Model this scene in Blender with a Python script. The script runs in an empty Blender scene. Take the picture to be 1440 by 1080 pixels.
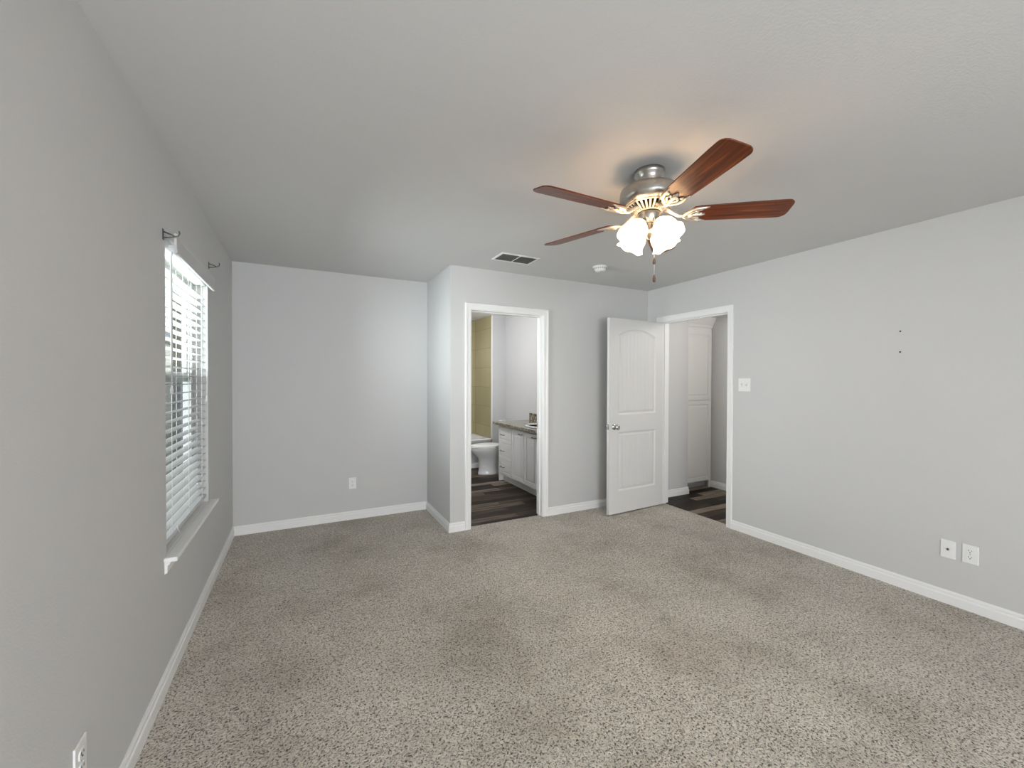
import bpy, math, random
from mathutils import Matrix, Vector
R = math.radians
PI = math.pi
random.seed(4)
sc = bpy.context.scene
col = sc.collection

# ------------------------------------------------------------------ camera
CX, CZ = 0.5521, 1.3948
YAW, PITCH, ROLL, FPX = 0.4696, -0.0096, 0.0030, 581.94
cam_data = bpy.data.cameras.new('camera')
cam = bpy.data.objects.new('camera', cam_data)
col.objects.link(cam)
fw = Vector((math.sin(YAW)*math.cos(PITCH), math.cos(YAW)*math.cos(PITCH), math.sin(PITCH)))
rt = Vector((math.cos(YAW), -math.sin(YAW), 0))
up = rt.cross(fw)
r2 = rt*math.cos(ROLL) + up*math.sin(ROLL)
u2 = -rt*math.sin(ROLL) + up*math.cos(ROLL)
cam.matrix_world = Matrix(((r2.x, u2.x, -fw.x, CX), (r2.y, u2.y, -fw.y, 0.0), (r2.z, u2.z, -fw.z, CZ), (0, 0, 0, 1)))
cam_data.sensor_fit = 'HORIZONTAL'
cam_data.sensor_width = 36.0
cam_data.lens = 36.0*FPX/1440.0
cam_data.clip_start = 0.02
cam_data.clip_end = 300
sc.camera = cam

# ------------------------------------------------------------------ colour management
sc.view_settings.view_transform = 'Standard'
sc.view_settings.look = 'None'
sc.view_settings.gamma = 1.0
sc.view_settings.use_curve_mapping = False
sc.view_settings.exposure = 0.0
sc.cycles.use_denoising = True
sc.cycles.max_bounces = 14
sc.cycles.diffuse_bounces = 10
sc.cycles.sample_clamp_indirect = 10.0
sc.cycles.caustics_reflective = False
sc.cycles.caustics_refractive = False

# ------------------------------------------------------------------ world (bright hazy sky)
world = bpy.data.worlds.new('hazy_sky')
sc.world = world
world.use_nodes = True
bg = world.node_tree.nodes['Background']
bg.inputs[0].default_value = (0.86, 0.93, 1.0, 1)
bg.inputs[1].default_value = 2.2

# ------------------------------------------------------------------ daylight and added fill lights
def area_light(name, loc, rot, sx, sy, power, colr, portal=False):
    l = bpy.data.lights.new(name, 'AREA')
    l.shape = 'RECTANGLE'; l.size = sx; l.size_y = sy; l.energy = power; l.color = colr
    if portal: l.cycles.is_portal = True
    o = bpy.data.objects.new(name, l); col.objects.link(o)
    o.location = loc; o.rotation_euler = rot
    return o
# daylight at the side window; rear, bathroom and hall lights are added, unseen
area_light('rear_fill_light', (0.90, -2.70, 1.25), (R(99), 0, 0), 1.5, 1.6, 150, (0.94, 0.97, 1.0))  # added light at an invented rear opening, placed to brighten the alcove
area_light('side_daylight', (-2.6, 2.2, 1.55), (0, R(-90), 0), 2.6, 3.4, 1500, (0.92, 0.96, 1.0))
area_light('side_window_daylight', (-0.16, 2.86, 1.33), (0, R(-90), 0), 1.42, 0.93, 1, (1, 1, 1), portal=True)
def point_light(name, loc, r, power, colr):
    l = bpy.data.lights.new(name, 'POINT'); l.shadow_soft_size = r; l.energy = power; l.color = colr
    o = bpy.data.objects.new(name, l); col.objects.link(o); o.location = loc
point_light('bathroom_fill_light', (2.35, 5.25, 1.95), 0.12, 38, (0.98, 0.98, 1.0))  # added fill without a fixture, set near the tile to brighten it
point_light('hall_fill_light', (4.85, 2.2, 2.2), 0.12, 24, (1.0, 0.95, 0.89))  # added fill in the unseen part of the hall, no fixture

# ------------------------------------------------------------------ room measures
H = 2.44
XC, XR, YM, YB, YR = 1.756, 4.169, 3.617, 4.396, -2.50
WY0, WY1, WZ0, WZ1 = 2.385, 3.335, 0.575, 2.05       # side window opening
BX0, BX1, BZ = 1.962, 2.738, 2.048                    # bathroom doorway, clear
DY0, DY1, DZ = 2.592, 3.402, 2.048                    # bedroom doorway, clear

# ------------------------------------------------------------------ materials
def newmat(name):
    m = bpy.data.materials.new(name); m.use_nodes = True
    nt = m.node_tree
    return m, nt, nt.nodes['Principled BSDF']
def plain(name, c, rough=0.5, metal=0.0, spec=0.5, bump=None):
    m, nt, b = newmat(name)
    b.inputs['Base Color'].default_value = (*c, 1)
    b.inputs['Roughness'].default_value = rough
    b.inputs['Metallic'].default_value = metal
    b.inputs['Specular IOR Level'].default_value = spec
    if bump:
        sc_, st = bump
        tc = nt.nodes.new('ShaderNodeTexCoord'); n = nt.nodes.new('ShaderNodeTexNoise'); bp = nt.nodes.new('ShaderNodeBump')
        n.inputs['Scale'].default_value = sc_; n.inputs['Detail'].default_value = 3
        bp.inputs['Strength'].default_value = st; bp.inputs['Distance'].default_value = 0.002
        nt.links.new(tc.outputs['Object'], n.inputs['Vector']); nt.links.new(n.outputs['Fac'], bp.inputs['Height'])
        nt.links.new(bp.outputs['Normal'], b.inputs['Normal'])
    return m
M = {}
M['wall'] = plain('light_grey_wall_paint', (0.560, 0.560, 0.558), 0.75, bump=(170, 0.35))
M['ceiling'] = plain('grey_ceiling_paint', (0.60, 0.598, 0.593), 0.8, bump=(120, 0.4))
M['trim'] = plain('white_trim_paint', (0.80, 0.80, 0.795), 0.38)
M['door'] = plain('white_door_paint', (0.655, 0.65, 0.645), 0.42)
M['plastic'] = plain('white_plastic', (0.78, 0.78, 0.77), 0.35)
M['slot'] = plain('dark_slot', (0.03, 0.03, 0.03), 0.6)
M['vinyl'] = plain('white_window_vinyl', (0.62, 0.63, 0.63), 0.4)
M['blind'] = plain('white_faux_wood', (0.54, 0.54, 0.54), 0.45)
M['cord'] = plain('white_cord', (0.80, 0.80, 0.78), 0.7)
M['nickel'] = plain('brushed_nickel', (0.46, 0.44, 0.41), 0.34, 1.0)
M['chrome'] = plain('satin_chrome', (0.60, 0.60, 0.60), 0.16, 1.0)
M['iron'] = plain('brushed_blade_iron', (0.66, 0.60, 0.52), 0.38, 0.85)
M['black'] = plain('black_motor', (0.015, 0.014, 0.013), 0.6)
M['bronze'] = plain('dark_bracket_metal', (0.13, 0.13, 0.125), 0.4, 0.7)
M['fob'] = plain('walnut_pull', (0.09, 0.055, 0.04), 0.4)
M['cabinet'] = plain('white_cabinet_paint', (0.73, 0.73, 0.72), 0.4)
M['pull'] = plain('dark_cabinet_pull', (0.16, 0.16, 0.165), 0.35, 0.8)
M['porcelain'] = plain('white_porcelain', (0.72, 0.73, 0.73), 0.12)
M['grass'] = plain('lawn', (0.18, 0.23, 0.09), 0.9, bump=(40, 1))
M['post'] = plain('brown_post_paint', (0.09, 0.075, 0.06), 0.7)
M['shingle'] = plain('grey_shingles', (0.16, 0.16, 0.17), 0.9, bump=(30, 1))
M['ventdark'] = plain('grey_vent_louvre', (0.30, 0.30, 0.285), 0.6)
M['carpet_edge'] = plain('metal_threshold', (0.20, 0.18, 0.16), 0.5)

def mat_glass():
    m, nt, b = newmat('clear_window_glass')
    nt.nodes.remove(b)
    out = nt.nodes['Material Output']
    t = nt.nodes.new('ShaderNodeBsdfTransparent'); g = nt.nodes.new('ShaderNodeBsdfGlossy'); mx = nt.nodes.new('ShaderNodeMixShader')
    t.inputs[0].default_value = (0.95, 0.97, 0.96, 1); g.inputs['Roughness'].default_value = 0.02
    mx.inputs[0].default_value = 0.06
    nt.links.new(t.outputs[0], mx.inputs[1]); nt.links.new(g.outputs[0], mx.inputs[2]); nt.links.new(mx.outputs[0], out.inputs[0])
    return m
M['glass'] = mat_glass()
def mat_screen():
    m, nt, b = newmat('grey_insect_mesh')
    nt.nodes.remove(b); out = nt.nodes['Material Output']
    t = nt.nodes.new('ShaderNodeBsdfTransparent'); g = nt.nodes.new('ShaderNodeBsdfDiffuse'); mx = nt.nodes.new('ShaderNodeMixShader')
    g.inputs[0].default_value = (0.22, 0.22, 0.24, 1); mx.inputs[0].default_value = 0.58
    nt.links.new(t.outputs[0], mx.inputs[1]); nt.links.new(g.outputs[0], mx.inputs[2]); nt.links.new(mx.outputs[0], out.inputs[0])
    return m
M['screen'] = mat_screen()

def ramp(nt, stops):
    r = nt.nodes.new('ShaderNodeValToRGB')
    e = r.color_ramp.elements
    while len(e) < len(stops): e.new(0.5)
    for k, (p, c) in zip(e, stops): k.position = p; k.color = (*c, 1)
    return r
def mat_carpet():
    m, nt, b = newmat('frieze_carpet')
    L = nt.links.new
    tc = nt.nodes.new('ShaderNodeTexCoord')
    # curly yarn: contour lines of a warped noise
    warp = nt.nodes.new('ShaderNodeTexNoise'); warp.inputs['Scale'].default_value = 95; warp.inputs['Detail'].default_value = 1
    add = nt.nodes.new('ShaderNodeMixRGB'); add.blend_type = 'ADD'; add.inputs[0].default_value = 0.013
    L(tc.outputs['Object'], warp.inputs['Vector']); L(tc.outputs['Object'], add.inputs[1]); L(warp.outputs['Color'], add.inputs[2])
    n = nt.nodes.new('ShaderNodeTexNoise'); n.inputs['Scale'].default_value = 125; n.inputs['Detail'].default_value = 1.2; n.inputs['Roughness'].default_value = 0.55
    L(add.outputs[0], n.inputs['Vector'])
    y = ramp(nt, [(0.31, (0.0, 0.0, 0.0)), (0.40, (0.38, 0.38, 0.38)), (0.49, (0.80, 0.80, 0.80)), (0.72, (1, 1, 1))])
    L(n.outputs['Fac'], y.inputs[0])
    n2 = nt.nodes.new('ShaderNodeTexNoise'); n2.inputs['Scale'].default_value = 105; n2.inputs['Detail'].default_value = 1.0
    L(add.outputs[0], n2.inputs['Vector'])
    sb = nt.nodes.new('ShaderNodeMath'); sb.operation = 'SUBTRACT'; sb.inputs[1].default_value = 0.5; L(n2.outputs['Fac'], sb.inputs[0])
    ab = nt.nodes.new('ShaderNodeMath'); ab.operation = 'ABSOLUTE'; L(sb.outputs[0], ab.inputs[0])
    ln = ramp(nt, [(0.0, (0.18, 0.18, 0.18)), (0.022, (0.55, 0.55, 0.55)), (0.05, (1, 1, 1))]); L(ab.outputs[0], ln.inputs[0])
    n3 = nt.nodes.new('ShaderNodeTexNoise'); n3.inputs['Scale'].default_value = 48; n3.inputs['Detail'].default_value = 2; L(tc.outputs['Object'], n3.inputs['Vector'])
    mk = ramp(nt, [(0.40, (0, 0, 0)), (0.58, (1, 1, 1))]); L(n3.outputs['Fac'], mk.inputs[0])
    lm = nt.nodes.new('ShaderNodeMixRGB'); lm.inputs[1].default_value = (1, 1, 1, 1); L(mk.outputs[0], lm.inputs[0]); L(ln.outputs[0], lm.inputs[2])
    yy = nt.nodes.new('ShaderNodeMixRGB'); yy.blend_type = 'MULTIPLY'; yy.inputs[0].default_value = 1; L(y.outputs[0], yy.inputs[1]); L(lm.outputs[0], yy.inputs[2])
    y = yy
    # yarn colour with flecks; shade between yarns is painted in as dark tones
    colr = ramp(nt, [(0.0, (0.065, 0.052, 0.040)), (0.35, (0.33, 0.294, 0.246)), (0.8, (0.57, 0.525, 0.455)), (1.0, (0.68, 0.635, 0.56))])
    L(y.outputs[0], colr.inputs[0])
    # lay of the pile: large soft patches
    p = nt.nodes.new('ShaderNodeTexNoise'); p.inputs['Scale'].default_value = 1.7; p.inputs['Detail'].default_value = 5; p.inputs['Roughness'].default_value = 0.62
    L(tc.outputs['Object'], p.inputs['Vector'])
    pr = ramp(nt, [(0.34, (0.76, 0.735, 0.70)), (0.5, (0.98, 0.98, 0.975)), (0.66, (1.10, 1.10, 1.10))])
    L(p.outputs['Fac'], pr.inputs[0])
    mul = nt.nodes.new('ShaderNodeMixRGB'); mul.blend_type = 'MULTIPLY'; mul.inputs[0].default_value = 1
    L(colr.outputs[0], mul.inputs[1]); L(pr.outputs[0], mul.inputs[2])
    L(mul.outputs[0], b.inputs['Base Color'])
    b.inputs['Roughness'].default_value = 0.95; b.inputs['Specular IOR Level'].default_value = 0.1
    b.inputs['Sheen Weight'].default_value = 0.25; b.inputs['Sheen Roughness'].default_value = 0.6
    bp = nt.nodes.new('ShaderNodeBump'); bp.inputs['Strength'].default_value = 0.8; bp.inputs['Distance'].default_value = 0.005
    L(y.outputs[0], bp.inputs['Height']); L(bp.outputs['Normal'], b.inputs['Normal'])
    return m
M['carpet'] = mat_carpet()

def mat_planks(name, along_x=True):
    m, nt, b = newmat(name)
    L = nt.links.new
    tc = nt.nodes.new('ShaderNodeTexCoord'); mp = nt.nodes.new('ShaderNodeMapping')
    L(tc.outputs['Object'], mp.inputs[0])
    br = nt.nodes.new('ShaderNodeTexBrick')
    br.inputs['Scale'].default_value = 1; br.inputs['Brick Width'].default_value = 0.70; br.inputs['Row Height'].default_value = 0.11
    br.inputs['Mortar Size'].default_value = 0.0015; br.inputs['Mortar Smooth'].default_value = 0.3; br.offset = 0.37
    br.inputs['Color1'].default_value = (0.0, 0.0, 0.0, 1); br.inputs['Color2'].default_value = (1, 1, 1, 1); br.inputs['Mortar'].default_value = (0, 0, 0, 1)
    L(mp.outputs[0], br.inputs['Vector'])
    st = nt.nodes.new('ShaderNodeMapping'); st.inputs['Scale'].default_value = (1.6, 26, 1)
    L(tc.outputs['Object'], st.inputs[0])
    n = nt.nodes.new('ShaderNodeTexNoise'); n.inputs['Scale'].default_value = 1.7; n.inputs['Detail'].default_value = 6; n.inputs['Roughness'].default_value = 0.6
    L(st.outputs[0], n.inputs['Vector'])
    mx = nt.nodes.new('ShaderNodeMixRGB'); mx.inputs[0].default_value = 0.62
    L(br.outputs['Color'], mx.inputs[1]); L(n.outputs['Fac'], mx.inputs[2])
    rp = ramp(nt, [(0.28, (0.005, 0.003, 0.002)), (0.45, (0.022, 0.014, 0.009)), (0.58, (0.085, 0.062, 0.044)), (0.72, (0.25, 0.205, 0.165))])
    L(mx.outputs[0], rp.inputs[0]); L(rp.outputs[0], b.inputs['Base Color'])
    b.inputs['Roughness'].default_value = 0.5; b.inputs['Specular IOR Level'].default_value = 0.22
    return m
M['planks'] = mat_planks('dark_vinyl_planks')

def mat_blade():
    m, nt, b = newmat('cherry_blade_wood')
    L = nt.links.new
    tc = nt.nodes.new('ShaderNodeTexCoord'); mp = nt.nodes.new('ShaderNodeMapping'); mp.inputs['Scale'].default_value = (2.2, 40, 3)
    L(tc.outputs['Object'], mp.inputs[0])
    n = nt.nodes.new('ShaderNodeTexNoise'); n.inputs['Scale'].default_value = 1.4; n.inputs['Detail'].default_value = 7; n.inputs['Distortion'].default_value = 0.4
    L(mp.outputs[0], n.inputs['Vector'])
    rp = ramp(nt, [(0.3, (0.045, 0.007, 0.0012)), (0.55, (0.150, 0.030, 0.004)), (0.75, (0.33, 0.090, 0.013))])
    L(n.outputs['Fac'], rp.inputs[0]); L(rp.outputs[0], b.inputs['Base Color'])
    b.inputs['Roughness'].default_value = 0.32; b.inputs['Specular IOR Level'].default_value = 0.35
    return m
M['blade'] = mat_blade()

def mat_tile():
    m, nt, b = newmat('olive_beige_tile')
    L = nt.links.new
    tc = nt.nodes.new('ShaderNodeTexCoord')
    sep = nt.nodes.new('ShaderNodeSeparateXYZ'); cb = nt.nodes.new('ShaderNodeCombineXYZ'); ad = nt.nodes.new('ShaderNodeMath'); ad.operation = 'ADD'
    L(tc.outputs['Object'], sep.inputs[0]); L(sep.outputs[0], ad.inputs[0]); L(sep.outputs[1], ad.inputs[1])
    L(ad.outputs[0], cb.inputs[0]); L(sep.outputs[2], cb.inputs[1])
    br = nt.nodes.new('ShaderNodeTexBrick'); br.inputs['Scale'].default_value = 1; br.inputs['Brick Width'].default_value = 0.42; br.inputs['Row Height'].default_value = 0.32
    br.inputs['Mortar Size'].default_value = 0.003
    br.inputs['Color1'].default_value = (0.37, 0.325, 0.19, 1); br.inputs['Color2'].default_value = (0.41, 0.365, 0.215, 1); br.inputs['Mortar'].default_value = (0.27, 0.24, 0.14, 1)
    L(cb.outputs[0], br.inputs['Vector']); L(br.outputs['Color'], b.inputs['Base Color'])
    b.inputs['Roughness'].default_value = 0.22
    return m
M['tile'] = mat_tile()

def mat_granite():
    m, nt, b = newmat('speckled_granite')
    L = nt.links.new
    tc = nt.nodes.new('ShaderNodeTexCoord'); v = nt.nodes.new('ShaderNodeTexNoise'); v.inputs['Scale'].default_value = 38; v.inputs['Detail'].default_value = 4
    v.inputs['Roughness'].default_value = 0.7
    L(tc.outputs['Object'], v.inputs['Vector'])
    rp = ramp(nt, [(0.38, (0.045, 0.038, 0.028)), (0.48, (0.17, 0.145, 0.10)), (0.56, (0.33, 0.30, 0.24)), (0.68, (0.52, 0.48, 0.41))])
    L(v.outputs['Fac'], rp.inputs[0]); L(rp.outputs[0], b.inputs['Base Color'])
    b.inputs['Roughness'].default_value = 0.12
    return m
M['granite'] = mat_granite()

def mat_shade():
    m, nt, b = newmat('lit_frosted_glass')
    nt.nodes.remove(b); out = nt.nodes['Material Output']
    tr = nt.nodes.new('ShaderNodeBsdfTranslucent'); tr.inputs[0].default_value = (1.0, 0.86, 0.66, 1)
    df = nt.nodes.new('ShaderNodeBsdfPrincipled'); df.inputs['Base Color'].default_value = (0.9, 0.84, 0.74, 1); df.inputs['Roughness'].default_value = 0.3
    mx = nt.nodes.new('ShaderNodeMixShader'); mx.inputs[0].default_value = 0.35
    em = nt.nodes.new('ShaderNodeEmission'); em.inputs[0].default_value = (1.0, 0.81, 0.60, 1); em.inputs[1].default_value = 3.0
    ad = nt.nodes.new('ShaderNodeAddShader')
    L = nt.links.new
    L(tr.outputs[0], mx.inputs[1]); L(df.outputs[0], mx.inputs[2]); L(mx.outputs[0], ad.inputs[0]); L(em.outputs[0], ad.inputs[1]); L(ad.outputs[0], out.inputs[0])
    return m
M['shade'] = mat_shade()
def emitter(name, c, s):
    m, nt, b = newmat(name)
    b.inputs['Emission Color'].default_value = (*c, 1); b.inputs['Emission Strength'].default_value = s
    return m
M['bulb'] = emitter('lit_bulb', (1.0, 0.80, 0.58), 290)
M['vanity_bulb'] = emitter('lit_vanity_bulb', (1.0, 0.95, 0.88), 9)
M['siding'] = plain('cream_siding', (0.62, 0.58, 0.50), 0.8)

# ------------------------------------------------------------------ mesh helpers
class MB:
    def __init__(s): s.v = []; s.f = []; s.sm = []
    def add(s, vs, fs, smooth=False, mat=None):
        o = len(s.v)
        for p in vs:
            p = Vector(p)
            s.v.append(tuple(mat @ p) if mat is not None else tuple(p))
        for f in fs: s.f.append(tuple(i+o for i in f)); s.sm.append(smooth)
        return s
    def box(s, x0, x1, y0, y1, z0, z1, mat=None):
        return s.add([(x0,y0,z0),(x1,y0,z0),(x1,y1,z0),(x0,y1,z0),(x0,y0,z1),(x1,y0,z1),(x1,y1,z1),(x0,y1,z1)],
              [(0,3,2,1),(4,5,6,7),(0,1,5,4),(1,2,6,5),(2,3,7,6),(3,0,4,7)], False, mat)
    def lathe(s, prof, n=40, mat=None, smooth=True, closed=False):
        vs = []; fs = []; k = len(prof)
        for i in range(n):
            a = 2*PI*i/n
            for r, z in prof: vs.append((r*math.cos(a), r*math.sin(a), z))
        for i in range(n):
            j = (i+1) % n
            for q in range(k-1): fs.append((i*k+q, j*k+q, j*k+q+1, i*k+q+1))
        if not closed:
            if prof[0][0] > 1e-5: fs.append(tuple(i*k for i in range(n-1, -1, -1)))
            if prof[-1][0] > 1e-5: fs.append(tuple(i*k+k-1 for i in range(n)))
        else:
            for i in range(n):
                j = (i+1) % n
                fs.append((i*k+k-1, j*k+k-1, j*k, i*k))
        return s.add(vs, fs, smooth, mat)
    def tube(s, pts, r, n=8, mat=None, caps=True):
        pts = [Vector(p) for p in pts]; vs = []; fs = []
        rr = r if isinstance(r, (list, tuple)) else [r]*len(pts)
        t0 = (pts[1]-pts[0]).normalized()
        ref = Vector((0,0,1)) if abs(t0.z) < 0.9 else Vector((1,0,0))
        nrm = t0.cross(ref).normalized()
        for i, p in enumerate(pts):
            t = (pts[min(i+1, len(pts)-1)]-pts[max(i-1, 0)]).normalized()
            nrm = (nrm - t*nrm.dot(t)).normalized(); bi = t.cross(nrm)
            for q in range(n):
                a = 2*PI*q/n; vs.append(tuple(p + (nrm*math.cos(a)+bi*math.sin(a))*rr[i]))
        for i in range(len(pts)-1):
            for q in range(n):
                w = (q+1) % n; fs.append((i*n+q, i*n+w, (i+1)*n+w, (i+1)*n+q))
        if caps:
            fs.append(tuple(range(n-1, -1, -1))); fs.append(tuple(range((len(pts)-1)*n, len(pts)*n)))
        return s.add(vs, fs, True, mat)
    def prism(s, poly, z0, z1, mat=None, smooth=False):
        n = len(poly)
        vs = [(x, y, z0) for x, y in poly] + [(x, y, z1) for x, y in poly]
        fs = [tuple(range(n-1, -1, -1)), tuple(range(n, 2*n))]
        fs += [(i, (i+1) % n, n+(i+1) % n, n+i) for i in range(n)]
        return s.add(vs, fs, smooth, mat)
    def loft(s, rings, mat=None, cap=True):
        n = len(rings[0]); vs = [p for r in rings for p in r]; fs = []
        for i in range(len(rings)-1):
            for q in range(n):
                w = (q+1) % n; fs.append((i*n+q, i*n+w, (i+1)*n+w, (i+1)*n+q))
        if cap: fs.append(tuple(range(n-1, -1, -1))); fs.append(tuple(range((len(rings)-1)*n, len(rings)*n)))
        return s.add(vs, fs, True, mat)
    def sweep(s, path, prof, plane):
        """path: 2D points; prof: (offset to the path's right side, height); plane(u, v, h) -> 3D"""
        n = len(path); k = len(prof); vs = []; fs = []
        P = [Vector(p) for p in path]
        nr = []
        for i in range(n-1):
            d = (P[i+1]-P[i]).normalized(); nr.append(Vector((d.y, -d.x)))
        for i in range(n):
            if i == 0: m_ = nr[0]
            elif i == n-1: m_ = nr[-1]
            else: m_ = (nr[i-1]+nr[i]); m_ = m_/(1+nr[i-1].dot(nr[i]))
            for o, h in prof:
                q = P[i]+m_*o; vs.append(plane(q.x, q.y, h))
        for i in range(n-1):
            for q in range(k):
                w = (q+1) % k; fs.append((i*k+q, i*k+w, (i+1)*k+w, (i+1)*k+q))
        fs.append(tuple(range(k-1, -1, -1))); fs.append(tuple(range((n-1)*k, n*k)))
        return s.add(vs, fs, False)
    def build(s, name, mat, parent=None, bevel=0, world=False):
        me = bpy.data.meshes.new(name)
        vs = s.v
        if world and parent is not None:
            inv = ROOT[parent.name].inverted(); vs = [tuple(inv @ Vector(p)) for p in vs]
        me.from_pydata(vs, [], s.f); me.update()
        import bmesh
        b = bmesh.new(); b.from_mesh(me); bmesh.ops.recalc_face_normals(b, faces=b.faces); b.to_mesh(me); b.free()
        me.polygons.foreach_set('use_smooth', s.sm)
        me.materials.append(M[mat] if isinstance(mat, str) else mat)
        o = bpy.data.objects.new(name, me); col.objects.link(o)
        if parent is not None:
            o.parent = parent; ROOT[o.name] = ROOT[parent.name]
        else: ROOT[o.name] = Matrix.Identity(4)
        if bevel:
            md = o.modifiers.new('bevel', 'BEVEL'); md.width = bevel; md.segments = 2; md.limit_method = 'ANGLE'; md.angle_limit = R(40)
        return o
ROOT = {}
def tag(o, label, cat, group=None, kind=None):
    o['label'] = label; o['category'] = cat
    if group: o['group'] = group
    if kind: o['kind'] = kind
    return o
def thing(name, label, cat, loc=(0,0,0), rot=(0,0,0), group=None):
    o = bpy.data.objects.new(name, None); col.objects.link(o)
    o.location = loc; o.rotation_euler = rot; o.empty_display_size = 0.05
    from mathutils import Euler
    ROOT[o.name] = Matrix.Translation(loc) @ Euler(rot).to_matrix().to_4x4()
    return tag(o, label, cat, group)
def struct(o): o['kind'] = 'structure'; return o
def dup(root, loc, rot, label, group=None):
    def cp(o, par):
        c = o.copy(); col.objects.link(c); c.parent = par
        for ch in list(o.children): cp(ch, c)
        return c
    r = cp(root, None); r.location = loc; r.rotation_euler = rot; r['label'] = label
    if group: r['group'] = group
    return r

# ------------------------------------------------------------------ shell
def wall(name, boxes, mat='wall'):
    m = MB()
    for b in boxes: m.box(*b)
    return struct(m.build(name, mat))
wall('floor', [(0, XR, YR, YM, -0.06, 0), (0, XC, YM, YB, -0.06, 0), (BX0, BX1, YM, YM+0.055, -0.06, 0), (XR, XR+0.055, DY0, DY1, -0.06, 0)], 'carpet')
wall('floor_bathroom', [(XC+.114, 3.53, YM+0.115, 6.83, -0.06, 0), (BX0, BX1, YM+0.055, YM+0.115, -0.06, 0)], 'planks')
wall('floor_hall', [(XR+.114, 5.35, 0.9, 3.56, -0.06, 0), (4.79, 5.35, 3.56, 4.2, -0.06, 0), (XR+0.055, XR+0.114, DY0, DY1, -0.06, 0)], 'planks')
wall('ceiling', [(-.14, 5.5, YR-.14, 7.0, H, H+.08)], 'ceiling')
wall('wall_left', [(-.13, 0, YR, WY0, 0, H), (-.13, 0, WY1, YB+.11, 0, H), (-.13, 0, WY0, WY1, 0, WZ0), (-.13, 0, WY0, WY1, WZ1, H)])
wall('wall_alcove', [(0, XC, YB, YB+.11, 0, H)])
wall('wall_closet_side', [(XC, XC+.114, YM+.115, 6.95, 0, H)])
wall('wall_bathroom', [(XC, BX0-.018, YM, YM+.115, 0, H), (BX1+.018, XR, YM, YM+.115, 0, H), (BX0-.018, BX1+.018, YM, YM+.115, BZ+.018, H)])
wall('wall_right', [(XR, XR+.114, YR, DY0-.018, 0, H), (XR, XR+.114, DY1+.018, YM+.115, 0, H), (XR, XR+.114, DY0-.018, DY1+.018, DZ+.018, H)])
wall('wall_rear', [(-.13, 0.1, YR-.12, YR, 0, H), (2.2, XR+.114, YR-.12, YR, 0, H), (0.1, 2.2, YR-.12, YR, 0, .40), (0.1, 2.2, YR-.12, YR, 2.13, H)])
wall('wall_hall_end', [(XR+.114, 4.79, 3.56, 4.3, 0, H)])
wall('wall_hall_niche', [(4.79, 5.45, 4.2, 4.3, 0, H)])
wall('wall_hall_side', [(5.35, 5.45, 0.8, 4.2, 0, H)])
wall('wall_hall_near', [(XR+.114, 5.35, 0.8, 0.9, 0, H)])
wall('wall_bathroom_side', [(3.53, 3.63, YM+.115, 6.95, 0, H)])
wall('wall_bathroom_far', [(XC+.114, 3.28, 6.84, 6.95, 0, H)])
wall('wall_tub_end', [(3.29, 3.53, 6.10, 6.95, 0, H)])
wall('wall_tub_tile', [(3.28, 3.29, 6.105, 6.83, 0.44, H), (XC+.114, 3.29, 6.83, 6.84, 0.44, H)], 'tile')
m = MB(); m.box(3.272, 3.292, 6.092, 6.106, 0.44, H); struct(m.build('trim_tile_edge', 'trim', bevel=.003))

# baseboards
BP = [(0, 0), (.014, 0), (.014, .052), (.012, .057), (.009, .060), (.010, .064), (.010, .074), (.006, .083), (0, .083)]
def baseboard(name, path):
    m = MB(); m.sweep(path, BP, lambda u, v, h: (u, v, h)); return struct(m.build(name, 'trim'))
baseboard('baseboard_alcove', [(0.0, YR), (0.0, YB), (XC, YB), (XC, YM), (BX0-.063, YM)])
baseboard('baseboard_bathroom', [(BX1+.063, YM), (XR, YM), (XR, DY1+.065)])
baseboard('baseboard_right', [(XR, DY0-.064), (XR, YR)])
baseboard('baseboard_hall', [(XR+.114, 3.56), (4.79, 3.56), (4.79, 3.66)])
baseboard('baseboard_hall_side', [(5.35, 3.655), (5.35, 0.9)])
baseboard('baseboard_bathroom_far', [(3.29, 6.10), (3.53, 6.10), (3.53, 5.33)])

# door casings: profile (outward from opening, thickness)
CP = [(.006, 0), (.006, .009), (.016, .011), (.040, .011), (.044, .015), (.060, .016), (.063, .012), (.063, 0)]
def casing(name, u0, u1, zt, plane):
    m = MB()
    # path runs up the left side, over the head and down the right: outward is the left side -> negate offsets
    m.sweep([(u1, 0), (u1, zt), (u0, zt), (u0, 0)], [(o, h) for o, h in CP], plane)
    return struct(m.build(name, 'trim'))
casing('trim_1', BX0, BX1, BZ, lambda u, v, h: (u, YM-h, v))
casing('trim_2', BX0, BX1, BZ, lambda u, v, h: (u, YM+.115+h, v))
casing('trim_3', DY0, DY1, DZ, lambda u, v, h: (XR-h, u, v))
casing('trim_4', DY0, DY1, DZ, lambda u, v, h: (XR+.114+h, u, v))
# jambs with stops
m = MB()
m.box(BX0-.018, BX0, YM, YM+.115, 0, BZ+.018); m.box(BX1, BX1+.018, YM, YM+.115, 0, BZ+.018); m.box(BX0, BX1, YM, YM+.115, BZ, BZ+.018)
m.box(BX0, BX0+.011, YM+.045, YM+.080, 0, BZ); m.box(BX1-.011, BX1, YM+.045, YM+.080, 0, BZ); m.box(BX0+.011, BX1-.011, YM+.045, YM+.080, BZ-.011, BZ)
jb = struct(m.build('trim_5', 'trim', bevel=.001))
m = MB(); m.box(BX1-.0015, BX1+.002, YM+.083, YM+.108, .90, .96); m.build('strike_plate', 'chrome', jb)['label'] = 'small metal strike plate'
m = MB()
m.box(XR, XR+.114, DY0-.018, DY0, 0, DZ+.018); m.box(XR, XR+.114, DY1, DY1+.018, 0, DZ+.018); m.box(XR, XR+.114, DY0, DY1, DZ, DZ+.018)
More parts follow.
